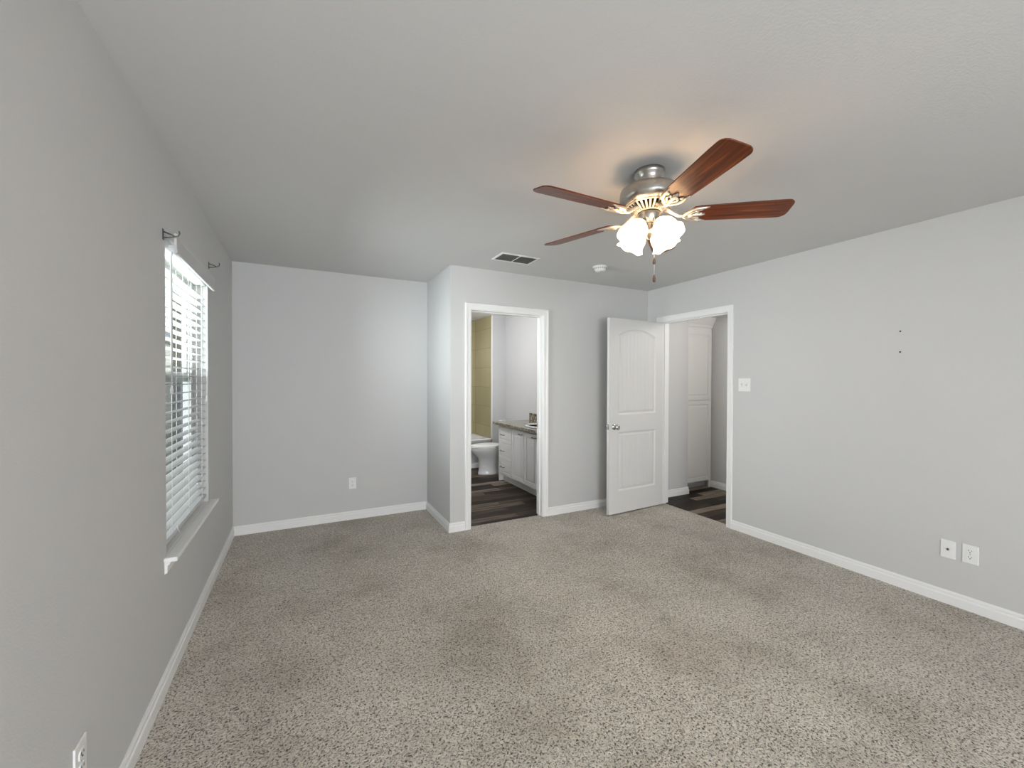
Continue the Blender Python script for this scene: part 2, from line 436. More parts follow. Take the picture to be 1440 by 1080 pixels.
m.box(XR+.038, XR+.073, DY0, DY0+.011, 0, DZ); m.box(XR+.038, XR+.073, DY1-.011, DY1, 0, DZ); m.box(XR+.038, XR+.073, DY0+.011, DY1-.011, DZ-.011, DZ)
struct(m.build('trim_6', 'trim', bevel=.001))

# ------------------------------------------------------------------ side window
def window():
    # frame, sashes, glass, stool, apron: all one window of the room
    m = MB(); xo, xi = -.125, -.075
    t = .035
    m.box(xo, xi, WY0, WY0+t, WZ0, WZ1); m.box(xo, xi, WY1-t, WY1, WZ0, WZ1); m.box(xo, xi, WY0+t, WY1-t, WZ0, WZ0+t); m.box(xo, xi, WY0+t, WY1-t, WZ1-t, WZ1)
    w = struct(m.build('window_1', 'vinyl', bevel=.003))
    a0, a1 = WY0+t, WY1-t; zm = 1.39
    def sash(name, x0, x1, z0, z1):
        k = .032; s = MB()
        s.box(x0, x1, a0, a0+k, z0, z1); s.box(x0, x1, a1-k, a1, z0, z1); s.box(x0, x1, a0+k, a1-k, z0, z0+k); s.box(x0, x1, a0+k, a1-k, z1-k, z1)
        o = s.build(name, 'vinyl', w, bevel=.002)
        g = MB(); g.box((x0+x1)/2-.002, (x0+x1)/2+.002, a0+k, a1-k, z0+k, z1-k); g.build('glass_pane', 'glass', o)
    sash('upper_sash', -.122, -.100, zm-.012, WZ1-t)
    sash('lower_sash', -.098, -.076, WZ0+t, zm+.045)
    s = MB(); s.box(-.1285, -.1275, a0, a1, WZ0+t, zm); s.build('insect_screen', 'screen', w)
    # stool with rounded nose and horns
    s = MB()
    s.box(-.075, 0, WY0, WY1, WZ0-.002, WZ0+.018)
    s.box(0, .050, WY0-.045, WY1+.045, WZ0-.002, WZ0+.018)
    s.build('window_sill', 'trim', w, bevel=.004)
    s = MB(); s.sweep([(WY1+.03, WZ0-.002), (WY0-.03, WZ0-.002)], [(-0.0, 0), (-.0, .022), (-.012, .020), (-.020, .011), (-.052, .010), (-.057, 0)], lambda u, v, h: (h, u, v))
    s.build('apron', 'trim', w)
window()
# rear window added out of view behind the camera to carry fill light
m = MB()
for x0, x1 in ((.1, .15), (1.125, 1.175), (2.15, 2.2)): m.box(x0, x1, YR-.10, YR-.04, .40, 2.13)
for z0, z1 in ((.40, .45), (2.08, 2.13)): m.box(.15, 2.15, YR-.10, YR-.04, z0, z1)
w2 = struct(m.build('added_window', 'vinyl'))
m = MB(); m.box(.05, 2.25, YR, YR+.09, .38, .40); m.build('window_sill', 'trim', w2, bevel=.004)

# ------------------------------------------------------------------ blind
bl = thing('window_blind', 'white slatted blind with open horizontal slats hanging in the window of the grey wall', 'blind', (0, (WY0+WY1)/2, WZ1))
m = MB()
y0, y1 = WY0+.006, WY1-.012
zs = []
z = .682
while z < 1.955: zs.append(z); z += .0455
TILT = R(4)
for z in zs:
    prof = []
    n = 6
    top = []; bot = []
    for i in range(n+1):
        u = -.025 + .05*i/n; c = .0025*(1-(u/.025)**2)
        top.append((u, c+.0014)); bot.append((u, c-.0014))
    ring = top + bot[::-1]
    def pt(u, c, y): return (-.036 + u*math.cos(TILT) - c*math.sin(TILT), y, z + u*math.sin(TILT) + c*math.cos(TILT))
    m.loft([[pt(u, c, y0) for u, c in ring], [pt(u, c, y1) for u, c in ring]])
o = m.build('slats', 'blind', bl, world=True)
for f in o.data.polygons: f.use_smooth = False
m = MB(); m.box(-.062, -.010, y0, y1, .622, .642); m.build('bottom_rail', 'blind', bl, bevel=.004, world=True)
m = MB(); m.box(-.064, -.008, y0, y1, 2.00, 2.048); m.build('headrail', 'blind', bl, bevel=.002, world=True)
# valance: crowned front board with returns
m = MB()
m.sweep([(.034, WY0-.006), (.034, WY1-.045)], [(0, 1.968), (.010, 1.968), (.013, 1.972), (.013, 1.984), (.010, 1.989), (.010, 2.036), (.014, 2.043), (.014, 2.055), (.008, 2.058), (0, 2.058)], lambda u, v, h: (u, v, h))
for yy in (WY0+.10, WY1-.14): m.box(-.008, .034, yy-.01, yy+.01, 2.012, 2.026)
m.build('valance', 'blind', bl, world=True)
for y in (WY0+.14, (WY0+WY1)/2, WY1-.14):
    m = MB()
    m.tube([(-.009, y, .66), (-.009, y, 2.0)], .0011, 5); m.tube([(-.063, y, .66), (-.063, y, 2.0)], .0011, 5); m.tube([(-.036, y+.01, .66), (-.036, y+.01, 2.0)], .0009, 5)
    m.build('ladder_cord', 'cord', bl, world=True)
m = MB(); m.tube([(.012, WY0+.075, 1.99), (.006, WY0+.075, 1.97), (.006, WY0+.075, 1.36)], .0042, 8); m.lathe([(0, 0), (.006, .004), (.007, .02), (.004, .05), (0, .052)], 10, Matrix.Translation((.006, WY0+.075, 1.32)))
m.build('tilt_wand', 'blind', bl, world=True)
m = MB(); m.tube([(.003, WY1-.055, 1.99), (.003, WY1-.055, 1.29)], .0013, 5); m.tube([(.006, WY1-.062, 1.99), (.006, WY1-.058, 1.29)], .0013, 5)
lc = m.build('lift_cord', 'cord', bl, world=True)
m = MB(); m.lathe([(.003, .045), (.006, .035), (.009, .005), (.008, 0), (0, -.001)], 12, Matrix.Translation((.004, WY1-.056, 1.25)))
m.build('tassel', 'blind', lc, world=True)
# small crumple of cord at the bottom rail
m = MB(); m.tube([(-.009, 2.61, .66), (-.004, 2.60, .645), (.0, 2.612, .628), (.004, 2.60, .622)], .0012, 5); m.build('loose_cord', 'cord', bl, world=True)

# curtain rod brackets left on the wall
def bracket(label, y, z, s=1.0):
    t = thing('curtain_rod_bracket', label, 'bracket', (0, y, z), group='curtain rod brackets beside the window')
    m = MB(); m.box(0, .003, -.009, .009, -.024, .024); m.build('wall_plate', 'bronze', t, bevel=.001)
    m = MB(); m.tube([(.002, 0, .012), (.02, 0, .006), (.045, 0, -.004), (.055, 0, 0), (.060, 0, .012), (.058, 0, .022)], .0032, 8)
    m.tube([(.002, 0, -.014), (.02, 0, -.012), (.045, 0, -.004)], .0026, 8)
    m.build('hook_arm', 'bronze', t)
    return t
bk = bracket('dark metal curtain rod bracket beyond the far end of the blind, near the room corner', WY1+.035, 2.15)
dup(bk, (0, WY0-.03, 2.040), (0, 0, 0), 'dark metal curtain rod bracket at the near end of the white blind valance')

# ------------------------------------------------------------------ bedroom door (open)
def door():
    W, T, Z0, Z1 = .805, .035, .012, 2.036
    t = MB()
    # local: x from hinge (0) to free edge (-W), y from 0 (back) to -T (face towards the camera)
    nx, nz = 150, 360
    top = lambda u: 1.866 + .070*(1-((u)/.275)**2)      # arch of the upper panel
    def depth(x, z):
        u = x + W/2 + 0.0
        hw = .277
        dx = hw - abs(u)
        dA = min(dx, z-1.040, (top(min(max(u, -.277), .277))-z)*.97)
        dB = min(dx, z-.243, .855-z)
        d = max(dA, dB)
        if d <= 0: return 0
        g = lambda a, b, x_: max(0, min(1, (x_-a)/(b-a)))
        e = -.0105*g(0, .010, d)
        e += .0070*g(.020, .034, d)
        if d > .036:
            k = (u % .0535)/.0535
            q = abs(k-.5)*2
            if q > .84: e -= .004
        return e
    for side in (0, 1):
        vs = []; fs = []
        for j in range(nz+1):
            z = Z0 + (Z1-Z0)*j/nz
            for i in range(nx+1):
                x = -W + W*i/nx
                e = depth(x, z)
                vs.append((x, (-T - e) if side == 0 else e, z))
        for j in range(nz):
            for i in range(nx):
                a = j*(nx+1)+i; f = (a, a+1, a+nx+2, a+nx+1)
                fs.append(f if side == 0 else f[::-1])
        t.add(vs, fs, True)
    t.box(-W, -W+.0005, -T, 0, Z0, Z1); t.box(-.0005, 0, -T, 0, Z0, Z1); t.box(-W, 0, -T, 0, Z0, Z0+.0005); t.box(-W, 0, -T, 0, Z1-.0005, Z1)
    d = t.build('door_1', 'door'); struct(d)
    d.location = (XR-.016, DY1-.004, 0); d.rotation_euler = (0, 0, R(3.3))
    # knobs both sides
    for s in (-1, 1):
        rot = Matrix.Translation((-W+.066, -T if s < 0 else 0, .915)) @ Matrix.Rotation(R(90) if s < 0 else R(-90), 4, 'X')
        m = MB()
        m.lathe([(.0, 0), (.032, 0), (.032, .004), (.027, .009), (.012, .011), (.011, .028), (.017, .034), (.026, .044), (.0275, .053), (.024, .062), (.014, .067), (0, .068)], 28, rot)
        m.build('door_knob', 'chrome', d)
    m = MB(); m.box(-W-.001, -W+.002, -T/2-.0125, -T/2+.0125, .887, .943); m.box(-W-.010, -W, -T/2-.006, -T/2+.006, .908, .924); m.build('latch', 'chrome', d)
    for z in (.22, 1.05, 1.80):
        m = MB(); m.tube([(.004, -.001, z-.045), (.004, -.001, z+.045)], .006, 10); m.build('hinge', 'chrome', d)
door()

# ------------------------------------------------------------------ electrical plates
def plate_root(name, label, cat, loc, rz, group=None): return thing(name, label, cat, loc, (0, 0, rz), group)
def outlet(label, loc, rz, group=None, w=.070, h=.114):
    t = plate_root('wall_outlet', label, 'outlet', loc, rz, group)   # faces local -y
    m = MB(); m.box(-w/2, w/2, -.006, 0, -h/2, h/2); m.build('cover_plate', 'plastic', t, bevel=.003)
    for s in (-1, 1):
        m = MB(); poly = []
        for i in range(20):
            a = 2*PI*i/20; poly.append((max(-.0165, min(.0165, .0185*math.cos(a))), max(-.0135, min(.0135, .0165*math.sin(a)))))
        m.prism(poly, 0, .0025, Matrix.Translation((0, -.006, s*.0195)) @ Matrix.Rotation(R(90), 4, 'X'))
        r_ = m.build('receptacle', 'plastic', t)
        m = MB(); y = -.0095
        m.box(-.0075, -.0055, y, y+.002, s*.0195-.001, s*.0195+.008); m.box(.0055, .0075, y, y+.002, s*.0195, s*.0195+.007)
        m.lathe([(0, 0), (.0026, 0), (.0026, .002), (0, .002)], 10, Matrix.Translation((0, y+.002, s*.0195-.006)) @ Matrix.Rotation(R(90), 4, 'X'))
        m.build('slots', 'slot', r_)['label'] = 'dark prong slots'
    m = MB(); m.lathe([(0, 0), (.003, 0), (.0025, .0012), (0, .0015)], 10, Matrix.Translation((0, -.006, 0)) @ Matrix.Rotation(R(90), 4, 'X')); m.build('plate_screw', 'chrome', t)
    return t
o1 = outlet('white duplex outlet low on the alcove back wall', (0.999, YB, .360), 0)
dup(o1, (0, 1.55, .338), (0, 0, R(-270)), 'white duplex outlet low on the window wall, cut off by the bottom picture edge')
dup(o1, (XR, .970, .345), (0, 0, R(-90)), 'white duplex outlet low on the wide blank wall, the nearer of the two plates there')
t = plate_root('cable_plate', 'white cable jack plate with one centre socket low on the wide blank wall', 'wall plate', (XR, 1.067, .342), R(-90))
m = MB(); m.box(-.035, .035, -.006, 0, -.057, .057); m.build('cover_plate', 'plastic', t, bevel=.003)
m = MB(); m.lathe([(0, 0), (.0065, 0), (.0065, .003), (.0045, .003), (.0045, .009), (.0015, .009), (0, .007)], 14, Matrix.Translation((0, -.006, 0)) @ Matrix.Rotation(R(90), 4, 'X')); m.build('jack', 'pull', t)['label'] = 'grey metal cable jack'
t = plate_root('light_switch', 'white double toggle switch plate on the wall beside the bedroom doorway', 'switch', (XR, 2.417, 1.357), R(-90))
m = MB(); m.box(-.058, .058, -.006, 0, -.060, .060); m.build('cover_plate', 'plastic', t, bevel=.003)
for s in (-1, 1):
    m = MB(); m.box(-.006, .006, -.018, -.004, -.004, .010, Matrix.Translation((s*.023, 0, 0)) @ Matrix.Rotation(R(18*s), 4, 'X')); m.box(s*.023-.008, s*.023+.008, -.007, -.005, -.014, .014)
    m.build('toggle', 'door', t, bevel=.001)
for z, w in ((1.733, 'upper'), (1.593, 'lower')):
    m = MB(); m.lathe([(0, 0), (.0055, 0), (.005, .003), (.002, .004), (0, .004)], 12, Matrix.Translation((XR, 1.3135, z)) @ Matrix.Rotation(R(-90), 4, 'Y'))
    tag(m.build('wall_anchor', 'slot'), 'small dark wall anchor on the wide blank wall, the %s of two' % w, 'wall anchor', 'wall anchors on the blank wall')

# ------------------------------------------------------------------ ceiling vent and smoke detector
t = thing('ceiling_vent', 'white rectangular air vent grille in the ceiling above the bathroom door', 'vent', (2.193, 3.168, H))
m = MB(); a, b_, w = .182, .107, .022
m.box(-a, a, -b_, -b_+w, -.007, 0); m.box(-a, a, b_-w, b_, -.007, 0); m.box(-a, -a+w, -b_+w, b_-w, -.007, 0); m.box(a-w, a, -b_+w, b_-w, -.007, 0); m.box(-.006, .006, -b_+w, b_-w, -.007, 0)
m.build('vent_frame', 'trim', t, bevel=.003)
m = MB(); m.box(-a+w, a-w, -b_+w, b_-w, -.0012, 0); m.build('duct_opening', 'slot', t)['label'] = 'dark duct opening'
for x0, x1 in ((-a+w, -.006), (.006, a-w)):
    m = MB(); n = 11
    for i in range(n):
        y = -b_+w + (2*b_-2*w)*(i+.5)/n
        m.box(x0, x1, -.006, .006, -.0005, .0005, Matrix.Translation((0, y, -.0055)) @ Matrix.Rotation(R(40), 4, 'X'))
    m.build('louvres', 'ventdark', t)
t = thing('smoke_detector', 'round white smoke detector on the ceiling', 'smoke detector', (3.0, 3.04, H))
m = MB(); m.lathe([(.066, 0), (.066, -.008), (.062, -.011)], 36); m.build('mounting_base', 'plastic', t)
m = MB(); m.lathe([(.056, -.011), (.059, -.018), (.052, -.030), (.044, -.042), (.036, -.046), (0, -.047)], 36); bd = m.build('body', 'plastic', t)
m = MB()
for i in range(20):
    m.box(.055, .0592, -.004, .004, -.026, -.016, Matrix.Rotation(2*PI*i/20, 4, 'Z'))
m.build('smoke_slots', 'ventdark', bd)
m = MB(); m.lathe([(.010, -.046), (.010, -.050), (0, -.050)], 16, Matrix.Translation((-.014, -.01, 0))); m.build('test_button', 'plastic', bd)

# ------------------------------------------------------------------ ceiling fan
FX, FY = 2.105, 1.546
fan = thing('ceiling_fan', 'brushed nickel ceiling fan with five cherry wood blades and lit bell shades', 'ceiling fan', (FX, FY, H))
m = MB(); m.lathe([(.073, 0), (.073, -.016), (.070, -.024), (.061, -.032), (.059, -.046), (.056, -.066), (.054, -.084)], 48); m.build('canopy', 'nickel', fan)
m = MB(); m.lathe([(.050, -.082), (.100, -.084), (.128, -.089), (.140, -.098), (.143, -.110), (.143, -.140), (.141, -.150), (.132, -.162), (.120, -.172), (.116, -.173), (.108, -.160), (.0, -.158)], 64)
mh = m.build('motor_housing', 'nickel', fan)
m = MB(); m.lathe([(.119, -.170), (.112, -.179), (.106, -.179), (.106, -.172), (.119, -.166)], 64, closed=True)
sl = math.atan2(.028, .050)
for i in range(30):
    m.box(-.029, .029, -.0044, .0044, -.0025, .0025, Matrix.Rotation(2*PI*i/30, 4, 'Z') @ Matrix.Translation((.083, 0, -.191)) @ Matrix.Rotation(-sl, 4, 'Y'))
m.lathe([(.062, -.206), (.052, -.208), (.052, -.200), (.062, -.198)], 48, closed=True)
m.build('vent_ring', 'iron', mh)
m = MB(); m.lathe([(.108, -.168), (.056, -.196), (.046, -.198), (.044, -.216), (.040, -.218), (0, -.218)], 48); m.build('flywheel', 'black', mh)
m = MB(); m.lathe([(.050, -.208), (.053, -.212), (.053, -.225), (.050, -.243), (.044, -.256), (.030, -.262), (0, -.263)], 40)
sh = m.build('switch_housing', 'nickel', fan)

def blade_poly():
    pts = [(.205, -.052), (.235, -.058), (.40, -.064), (.56, -.068), (.612, -.068)]
    rr = .036
    for i in range(1, 7):
        a = -PI/2 + (PI/2)*i/6; pts.append((.614 + rr*math.cos(a), -.032 + rr*math.sin(a)))
    for i in range(0, 7):
        a = (PI/2)*i/6; pts.append((.614 + rr*math.cos(a), .032 + rr*math.sin(a)))
    pts += [(.56, .068), (.40, .064), (.235, .058), (.205, .052), (.192, .036), (.188, 0), (.192, -.036)]
    return pts
blade_me = iron_me = screw_me = None
for k in range(5):
    ang = R(180.4 - 72*k)
    rot = Matrix.Translation((0, 0, -.220)) @ Matrix.Rotation(ang, 4, 'Z')
    tilt = Matrix.Rotation(R(-13), 4, 'X')
    if blade_me is None:
        m = MB(); m.prism(blade_poly(), -.003, .003); b = m.build('blade', 'blade', fan, bevel=.002); blade_me = b
        m = MB()
        # arm from the flywheel, dropping and widening to an openwork leaf under the blade
        def flat(pts, w=.0055, h=.003): m.tube(pts, w, 6)
        inv = tilt.inverted()
        arm = [(.070, 0, .030), (.095, 0, .020), (.118, 0, .004), (.140, 0, -.009), (.165, 0, -.011), (.19, 0, -.009)]
        m.tube([inv @ Vector(p) for p in arm], [.013, .012, .0095, .008, .008, .007], 8)
        for s in (-1, 1):
            m.tube([(.160, 0, -.010), (.178, s*.020, -.009), (.196, s*.036, -.008), (.216, s*.045, -.0075), (.236, s*.048, -.007), (.254, s*.049, -.006), (.272, s*.052, -.005)], [.009, .0095, .009, .0085, .0075, .006, .003], 8)
            m.tube([(.178, s*.004, -.009), (.195, s*.016, -.008), (.212, s*.026, -.0075), (.226, s*.024, -.007), (.228, s*.012, -.007), (.216, s*.006, -.007)], .006, 8)
            m.lathe([(0, 0), (.010, 0), (.010, .004), (0, .004)], 16, Matrix.Translation((.236, s*.036, -.008)))
        m.tube([(.185, 0, -.010), (.215, 0, -.009), (.245, 0, -.0075), (.262, 0, -.006)], [.010, .010, .009, .004], 8)
        m.lathe([(0, 0), (.011, 0), (.011, .004), (0, .004)], 16, Matrix.Translation((.242, 0, -.008)))
        ir = m.build('blade_iron', 'iron', b); iron_me = ir
    else:
        b = blade_me.copy(); col.objects.link(b); b.parent = fan
        ir = iron_me.copy(); col.objects.link(ir); ir.parent = b
    b.matrix_local = rot @ tilt

# light kit
m = MB(); m.lathe([(.018, -.258), (.024, -.268), (.024, -.284), (.034, -.292), (.036, -.306), (.028, -.318), (.014, -.326), (.006, -.338), (0, -.340)], 32)
m.build('light_fitter', 'nickel', fan)
for k in range(4):
    a = R(4 + 90*k)
    rz = Matrix.Rotation(a, 4, 'Z')
    m = MB(); m.tube([(.028, 0, -.300), (.046, 0, -.302), (.056, 0, -.288), (.060, 0, -.272)], .007, 8, rz)
    # socket axis points outward-down
    ax = rz @ Matrix.Translation((.056, 0, -.262)) @ Matrix.Rotation(R(180-38), 4, 'Y')
    m.lathe([(.0, -.006), (.022, -.004), (.026, .004), (.026, .022), (.022, .026), (0, .026)], 24, ax)
    arm = m.build('lamp_arm', 'nickel', fan)
    # scalloped bell shade
    prof = [(.027, .010), (.036, .022), (.048, .038), (.055, .056), (.057, .072), (.056, .086), (.058, .098), (.065, .110), (.070, .117)]
    n = 72; vs = []; fs = []; kq = len(prof)
    for i in range(n):
        th = 2*PI*i/n
        for q, (r, z) in enumerate(prof):
            w_ = max(0, (z-.085)/.032)
            r_ = r*(1+.025*w_*math.cos(6*th)); z_ = z + .003*w_*math.cos(6*th)
            vs.append((r_*math.cos(th), r_*math.sin(th), z_))
    for i in range(n):
        j = (i+1) % n
        for q in range(kq-1): fs.append((i*kq+q, j*kq+q, j*kq+q+1, i*kq+q+1))
    m = MB(); m.add(vs, fs, True, ax); s_ = m.build('lamp_shade', 'shade', fan)
    sd = s_.modifiers.new('thick', 'SOLIDIFY'); sd.thickness = .003; sd.offset = 0
    m = MB(); m.lathe([(0, .026), (.012, .030), (.020, .046), (.024, .062), (.021, .076), (.012, .084), (0, .087)], 20, ax)
    m.build('bulb', 'bulb', fan)
for dx, dy, zt, zb in ((-.0145, -.0485, -.235, -.437), (-.017, -.0515, -.235, -.524)):
    m = MB(); m.tube([(dx*.8, dy*.85, zt), (dx, dy, zt-.02), (dx, dy, zb)], .0013, 5)
    c_ = m.build('pull_chain', 'cord', fan)
    m = MB(); m.lathe([(.002, 0), (.004, -.006), (.0075, -.022), (.008, -.032), (.005, -.040), (0, -.042)], 14, Matrix.Translation((dx, dy, zb)))
    m.build('pull_fob', 'fob', c_)

# ------------------------------------------------------------------ bathroom
def framed_panel(m, u0, u1, z0, z1, plane, fr=.05, t=.019, rec=.007, beadw=.012):
    """shaker-like raised door face; plane(u, z, d) d = towards the viewer"""
    def bx(a0, a1, b0, b1, d0, d1):
        vs = [plane(a, b, d) for d in (d0, d1) for b in (b0, b1) for a in (a0, a1)]
        m.add(vs, [(0,1,3,2),(4,6,7,5),(0,4,5,1),(2,3,7,6),(0,2,6,4),(1,5,7,3)])
    bx(u0, u1, z0, z0+fr, 0, t); bx(u0, u1, z1-fr, z1, 0, t); bx(u0, u0+fr, z0+fr, z1-fr, 0, t); bx(u1-fr, u1, z0+fr, z1-fr, 0, t)
    bx(u0+fr, u1-fr, z0+fr, z1-fr, 0, t-rec)
    # bevelled raised field
    a0, a1, b0, b1 = u0+fr+beadw, u1-fr-beadw, z0+fr+beadw, z1-fr-beadw
    k = .010
    if a1-a0 > 3*k and b1-b0 > 3*k:
        lo = [plane(a, b, t-rec) for a, b in ((a0, b0), (a1, b0), (a1, b1), (a0, b1))]
        hi = [plane(a, b, t-.001) for a, b in ((a0+k, b0+k), (a1-k, b0+k), (a1-k, b1-k), (a0+k, b1-k))]
        m.add(lo+hi, [(0,1,5,4),(1,2,6,5),(2,3,7,6),(3,0,4,7),(4,5,6,7)])
VX = 2.985           # vanity face
VY0, VY1 = 3.78, 5.215
van = thing('vanity_cabinet', 'white bathroom vanity cabinet with a drawer stack and panelled doors', 'cabinet', (3.26, (VY0+VY1)/2, 0))
m = MB()
BKX = 3.52
m.box(VX+.019, BKX, VY0, VY0+.018, .10, .775); m.box(VX+.019, BKX, VY1-.018, VY1, .10, .775); m.box(BKX-.01, BKX, VY0+.018, VY1-.018, .10, .775); m.box(VX+.019, BKX-.01, VY0+.018, VY1-.018, .10, .118)
m.box(VX+.019, VX+.037, VY0+.018, VY1-.018, .118, .775)
m.box(VX+.075, VX+.093, VY0, VY1-.018, 0, .10); m.box(VX+.010, BKX, VY1-.018, VY1, 0, .10); m.box(VX+.093, BKX, VY0, VY0+.018, 0, .10)
m.build('carcass', 'cabinet', van, bevel=.001, world=True)
pl = lambda u, z, d: (VX+.019-d, u, z)
for z0, z1 in ((.548, .755), (.324, .542), (.112, .318)):
    m = MB(); framed_panel(m, 4.810, 5.195, z0, z1, pl, fr=.036, beadw=.008); d = m.build('drawer', 'cabinet', van, bevel=.0015, world=True)
    zc = (z0+z1)/2; m = MB(); yc = 5.06
    m.tube([(VX, yc-.048, zc), (VX-.022, yc-.046, zc), (VX-.026, yc-.030, zc), (VX-.026, yc+.030, zc), (VX-.022, yc+.046, zc), (VX, yc+.048, zc)], .0045, 8)
    m.build('drawer_handle', 'pull', d, world=True)
for i, (a0, a1) in enumerate(((4.475, 4.800), (4.140, 4.465), (3.80, 4.130))):
    m = MB(); framed_panel(m, a0, a1, .112, .755, pl, fr=.058); d = m.build('cabinet_door', 'cabinet', van, bevel=.0015, world=True)
    yc = (a0+.065) if i % 2 == 0 else (a1-.065)
    if i == 1: yc = a0+.065
    m = MB(); m.tube([(VX, yc-.045, .715), (VX-.022, yc-.043, .715), (VX-.026, yc-.030, .715), (VX-.026, yc+.030, .715), (VX-.022, yc+.043, .715), (VX, yc+.045, .715)], .0048, 8)
    m.build('door_handle', 'pull', d, world=True)
m = MB()
def slab_hole(m, x0, x1, y0, y1, z0, z1, cx, cy, a, b, n=64):
    angs = sorted([2*PI*i/n for i in range(n)] + [math.atan2(y-cy, x-cx) % (2*PI) for x in (x0, x1) for y in (y0, y1)])
    k = len(angs); vs = []
    for t in angs:
        c, s_ = math.cos(t), math.sin(t)
        tx = ((x1-cx)/c if c > 0 else (x0-cx)/c) if abs(c) > 1e-9 else 1e9
        ty = ((y1-cy)/s_ if s_ > 0 else (y0-cy)/s_) if abs(s_) > 1e-9 else 1e9
        d = min(tx, ty)
        for z in (z0, z1): vs.append((cx+c*d, cy+s_*d, z)); vs.append((cx+a*c, cy+b*s_, z))
    fs = []
    for i in range(k):
        j = (i+1) % k; A, B = 4*i, 4*j
        fs += [(A, A+1, B+1, B), (A+2, B+2, B+3, A+3), (A, B, B+2, A+2), (A+1, A+3, B+3, B+1)]
    m.add(vs, fs)
slab_hole(m, 2.945, 3.528, VY0-.02, 5.31, .777, .812, 3.235, 4.44, .185, .238)
ct = tag(m.build('vanity_countertop', 'granite'), 'speckled brown granite countertop on the bathroom vanity', 'countertop')
m = MB(); m.box(3.510, 3.528, VY0-.02, 5.27, .812, .915); m.build('backsplash', 'granite', ct, bevel=.002)
snk = thing('bathroom_sink', 'white oval drop-in sink set in the granite vanity top', 'sink', (3.235, 4.44, .812))
S_ = Matrix.Diagonal((.78, 1.0, 1.0, 1.0))
m = MB(); m.lathe([(.262, .001), (.262, .013), (.250, .021), (.236, .019), (.225, .004), (.218, -.02), (.18, -.085), (.10, -.12), (0, -.125), (0, -.130), (.105, -.125), (.186, -.09), (.224, -.02), (.228, .001)], 48, S_); m.build('basin', 'porcelain', snk)
m = MB(); m.lathe([(0, -.1245), (.02, -.1235), (.02, -.121), (0, -.1205)], 20); m.build('drain', 'chrome', snk)
fc = thing('sink_faucet', 'chrome single-lever faucet behind the bathroom sink', 'faucet', (3.475, 4.44, .813))
m = MB(); m.lathe([(.024, 0), (.022, .01), (.016, .02), (.015, .10), (0, .105)], 20); m.tube([(0, 0, .07), (-.03, 0, .10), (-.08, 0, .11), (-.115, 0, .095), (-.12, 0, .08)], .010, 10); m.build('spout', 'chrome', fc)
m = MB(); m.tube([(0, 0, .10), (.004, 0, .115), (-.03, 0, .135)], .006, 8); m.build('lever', 'chrome', fc)
# vanity light
vl = thing('vanity_light', 'wall light bar over the vanity, one lit bulb peeking past the door jamb', 'light', (3.53, 4.46, 2.05))
m = MB(); m.box(-.03, 0, -.40, .40, -.05, .05); m.build('light_bar', 'chrome', vl, bevel=.005)
for q in (-.30, 0, .30):
    m = MB(); m.tube([(-.03, q, 0), (-.06, q, 0)], .016, 12); k_ = m.build('socket', 'chrome', vl)
    m = MB(); m.lathe([(0, -.035), (.02, -.029), (.034, -.010), (.034, .010), (.02, .029), (0, .035)], 20, Matrix.Translation((-.09, q, 0))); m.build('bulb', 'vanity_bulb', k_)

# toilet, facing -x, its tank against the bathroom side wall
to = thing('toilet', 'white porcelain toilet with closed lid between vanity and tub', 'toilet', (3.50, 5.66, 0), (0, 0, PI))
def egg(cx, a, b, n=40, z=0, sq=1.0):
    out = []
    for i in range(n):
        t = 2*PI*i/n; c, s = math.cos(t), math.sin(t)
        aa = a if c > 0 else a*.80
        out.append((cx+aa*c, b*s*(1-.10*c if c > 0 else 1), z))
    return out
# local +x points to the front of the bowl; length .74
m = MB()
m.loft([egg(.43, .205, .115, z=0), egg(.43, .203, .113, z=.02), egg(.43, .192, .104, z=.06), egg(.43, .186, .102, z=.205), egg(.445, .197, .118, z=.25),
        egg(.465, .235, .145, z=.30), egg(.475, .258, .172, z=.345), egg(.478, .262, .180, z=.375), egg(.478, .260, .179, z=.395)])
m.loft([egg(.20, .15, .10, z=0), egg(.20, .15, .10, z=.02), egg(.20, .13, .085, z=.16), egg(.20, .17, .11, z=.28), egg(.20, .20, .15, z=.39)])
m.tube([(.30, .085, .21), (.24, .092, .24), (.17, .095, .20), (.14, .09, .12), (.16, .09, .04)], .032, 10)
m.tube([(.30, -.085, .21), (.24, -.092, .24), (.17, -.095, .20), (.14, -.09, .12), (.16, -.09, .04)], .032, 10)
m.build('bowl', 'porcelain', to)
m = MB(); m.loft([egg(.480, .266, .184, z=.398), egg(.480, .270, .188, z=.404), egg(.480, .268, .186, z=.414)]); m.build('seat', 'plastic', to)
m = MB(); m.loft([egg(.480, .262, .182, z=.418), egg(.480, .268, .187, z=.424), egg(.480, .262, .182, z=.434), egg(.478, .20, .13, z=.440), egg(.478, .05, .03, z=.442)]); m.build('lid', 'plastic', to)
m = MB(); m.box(0, .185, -.215, .215, .39, .73); m.build('tank', 'porcelain', to, bevel=.02)
m = MB(); m.box(-.003, .195, -.225, .225, .73, .765); m.build('tank_lid', 'porcelain', to, bevel=.01)
m = MB(); m.tube([(.186, -.15, .69), (.20, -.15, .69), (.205, -.09, .685)], .006, 8); m.build('flush_lever', 'chrome', to)

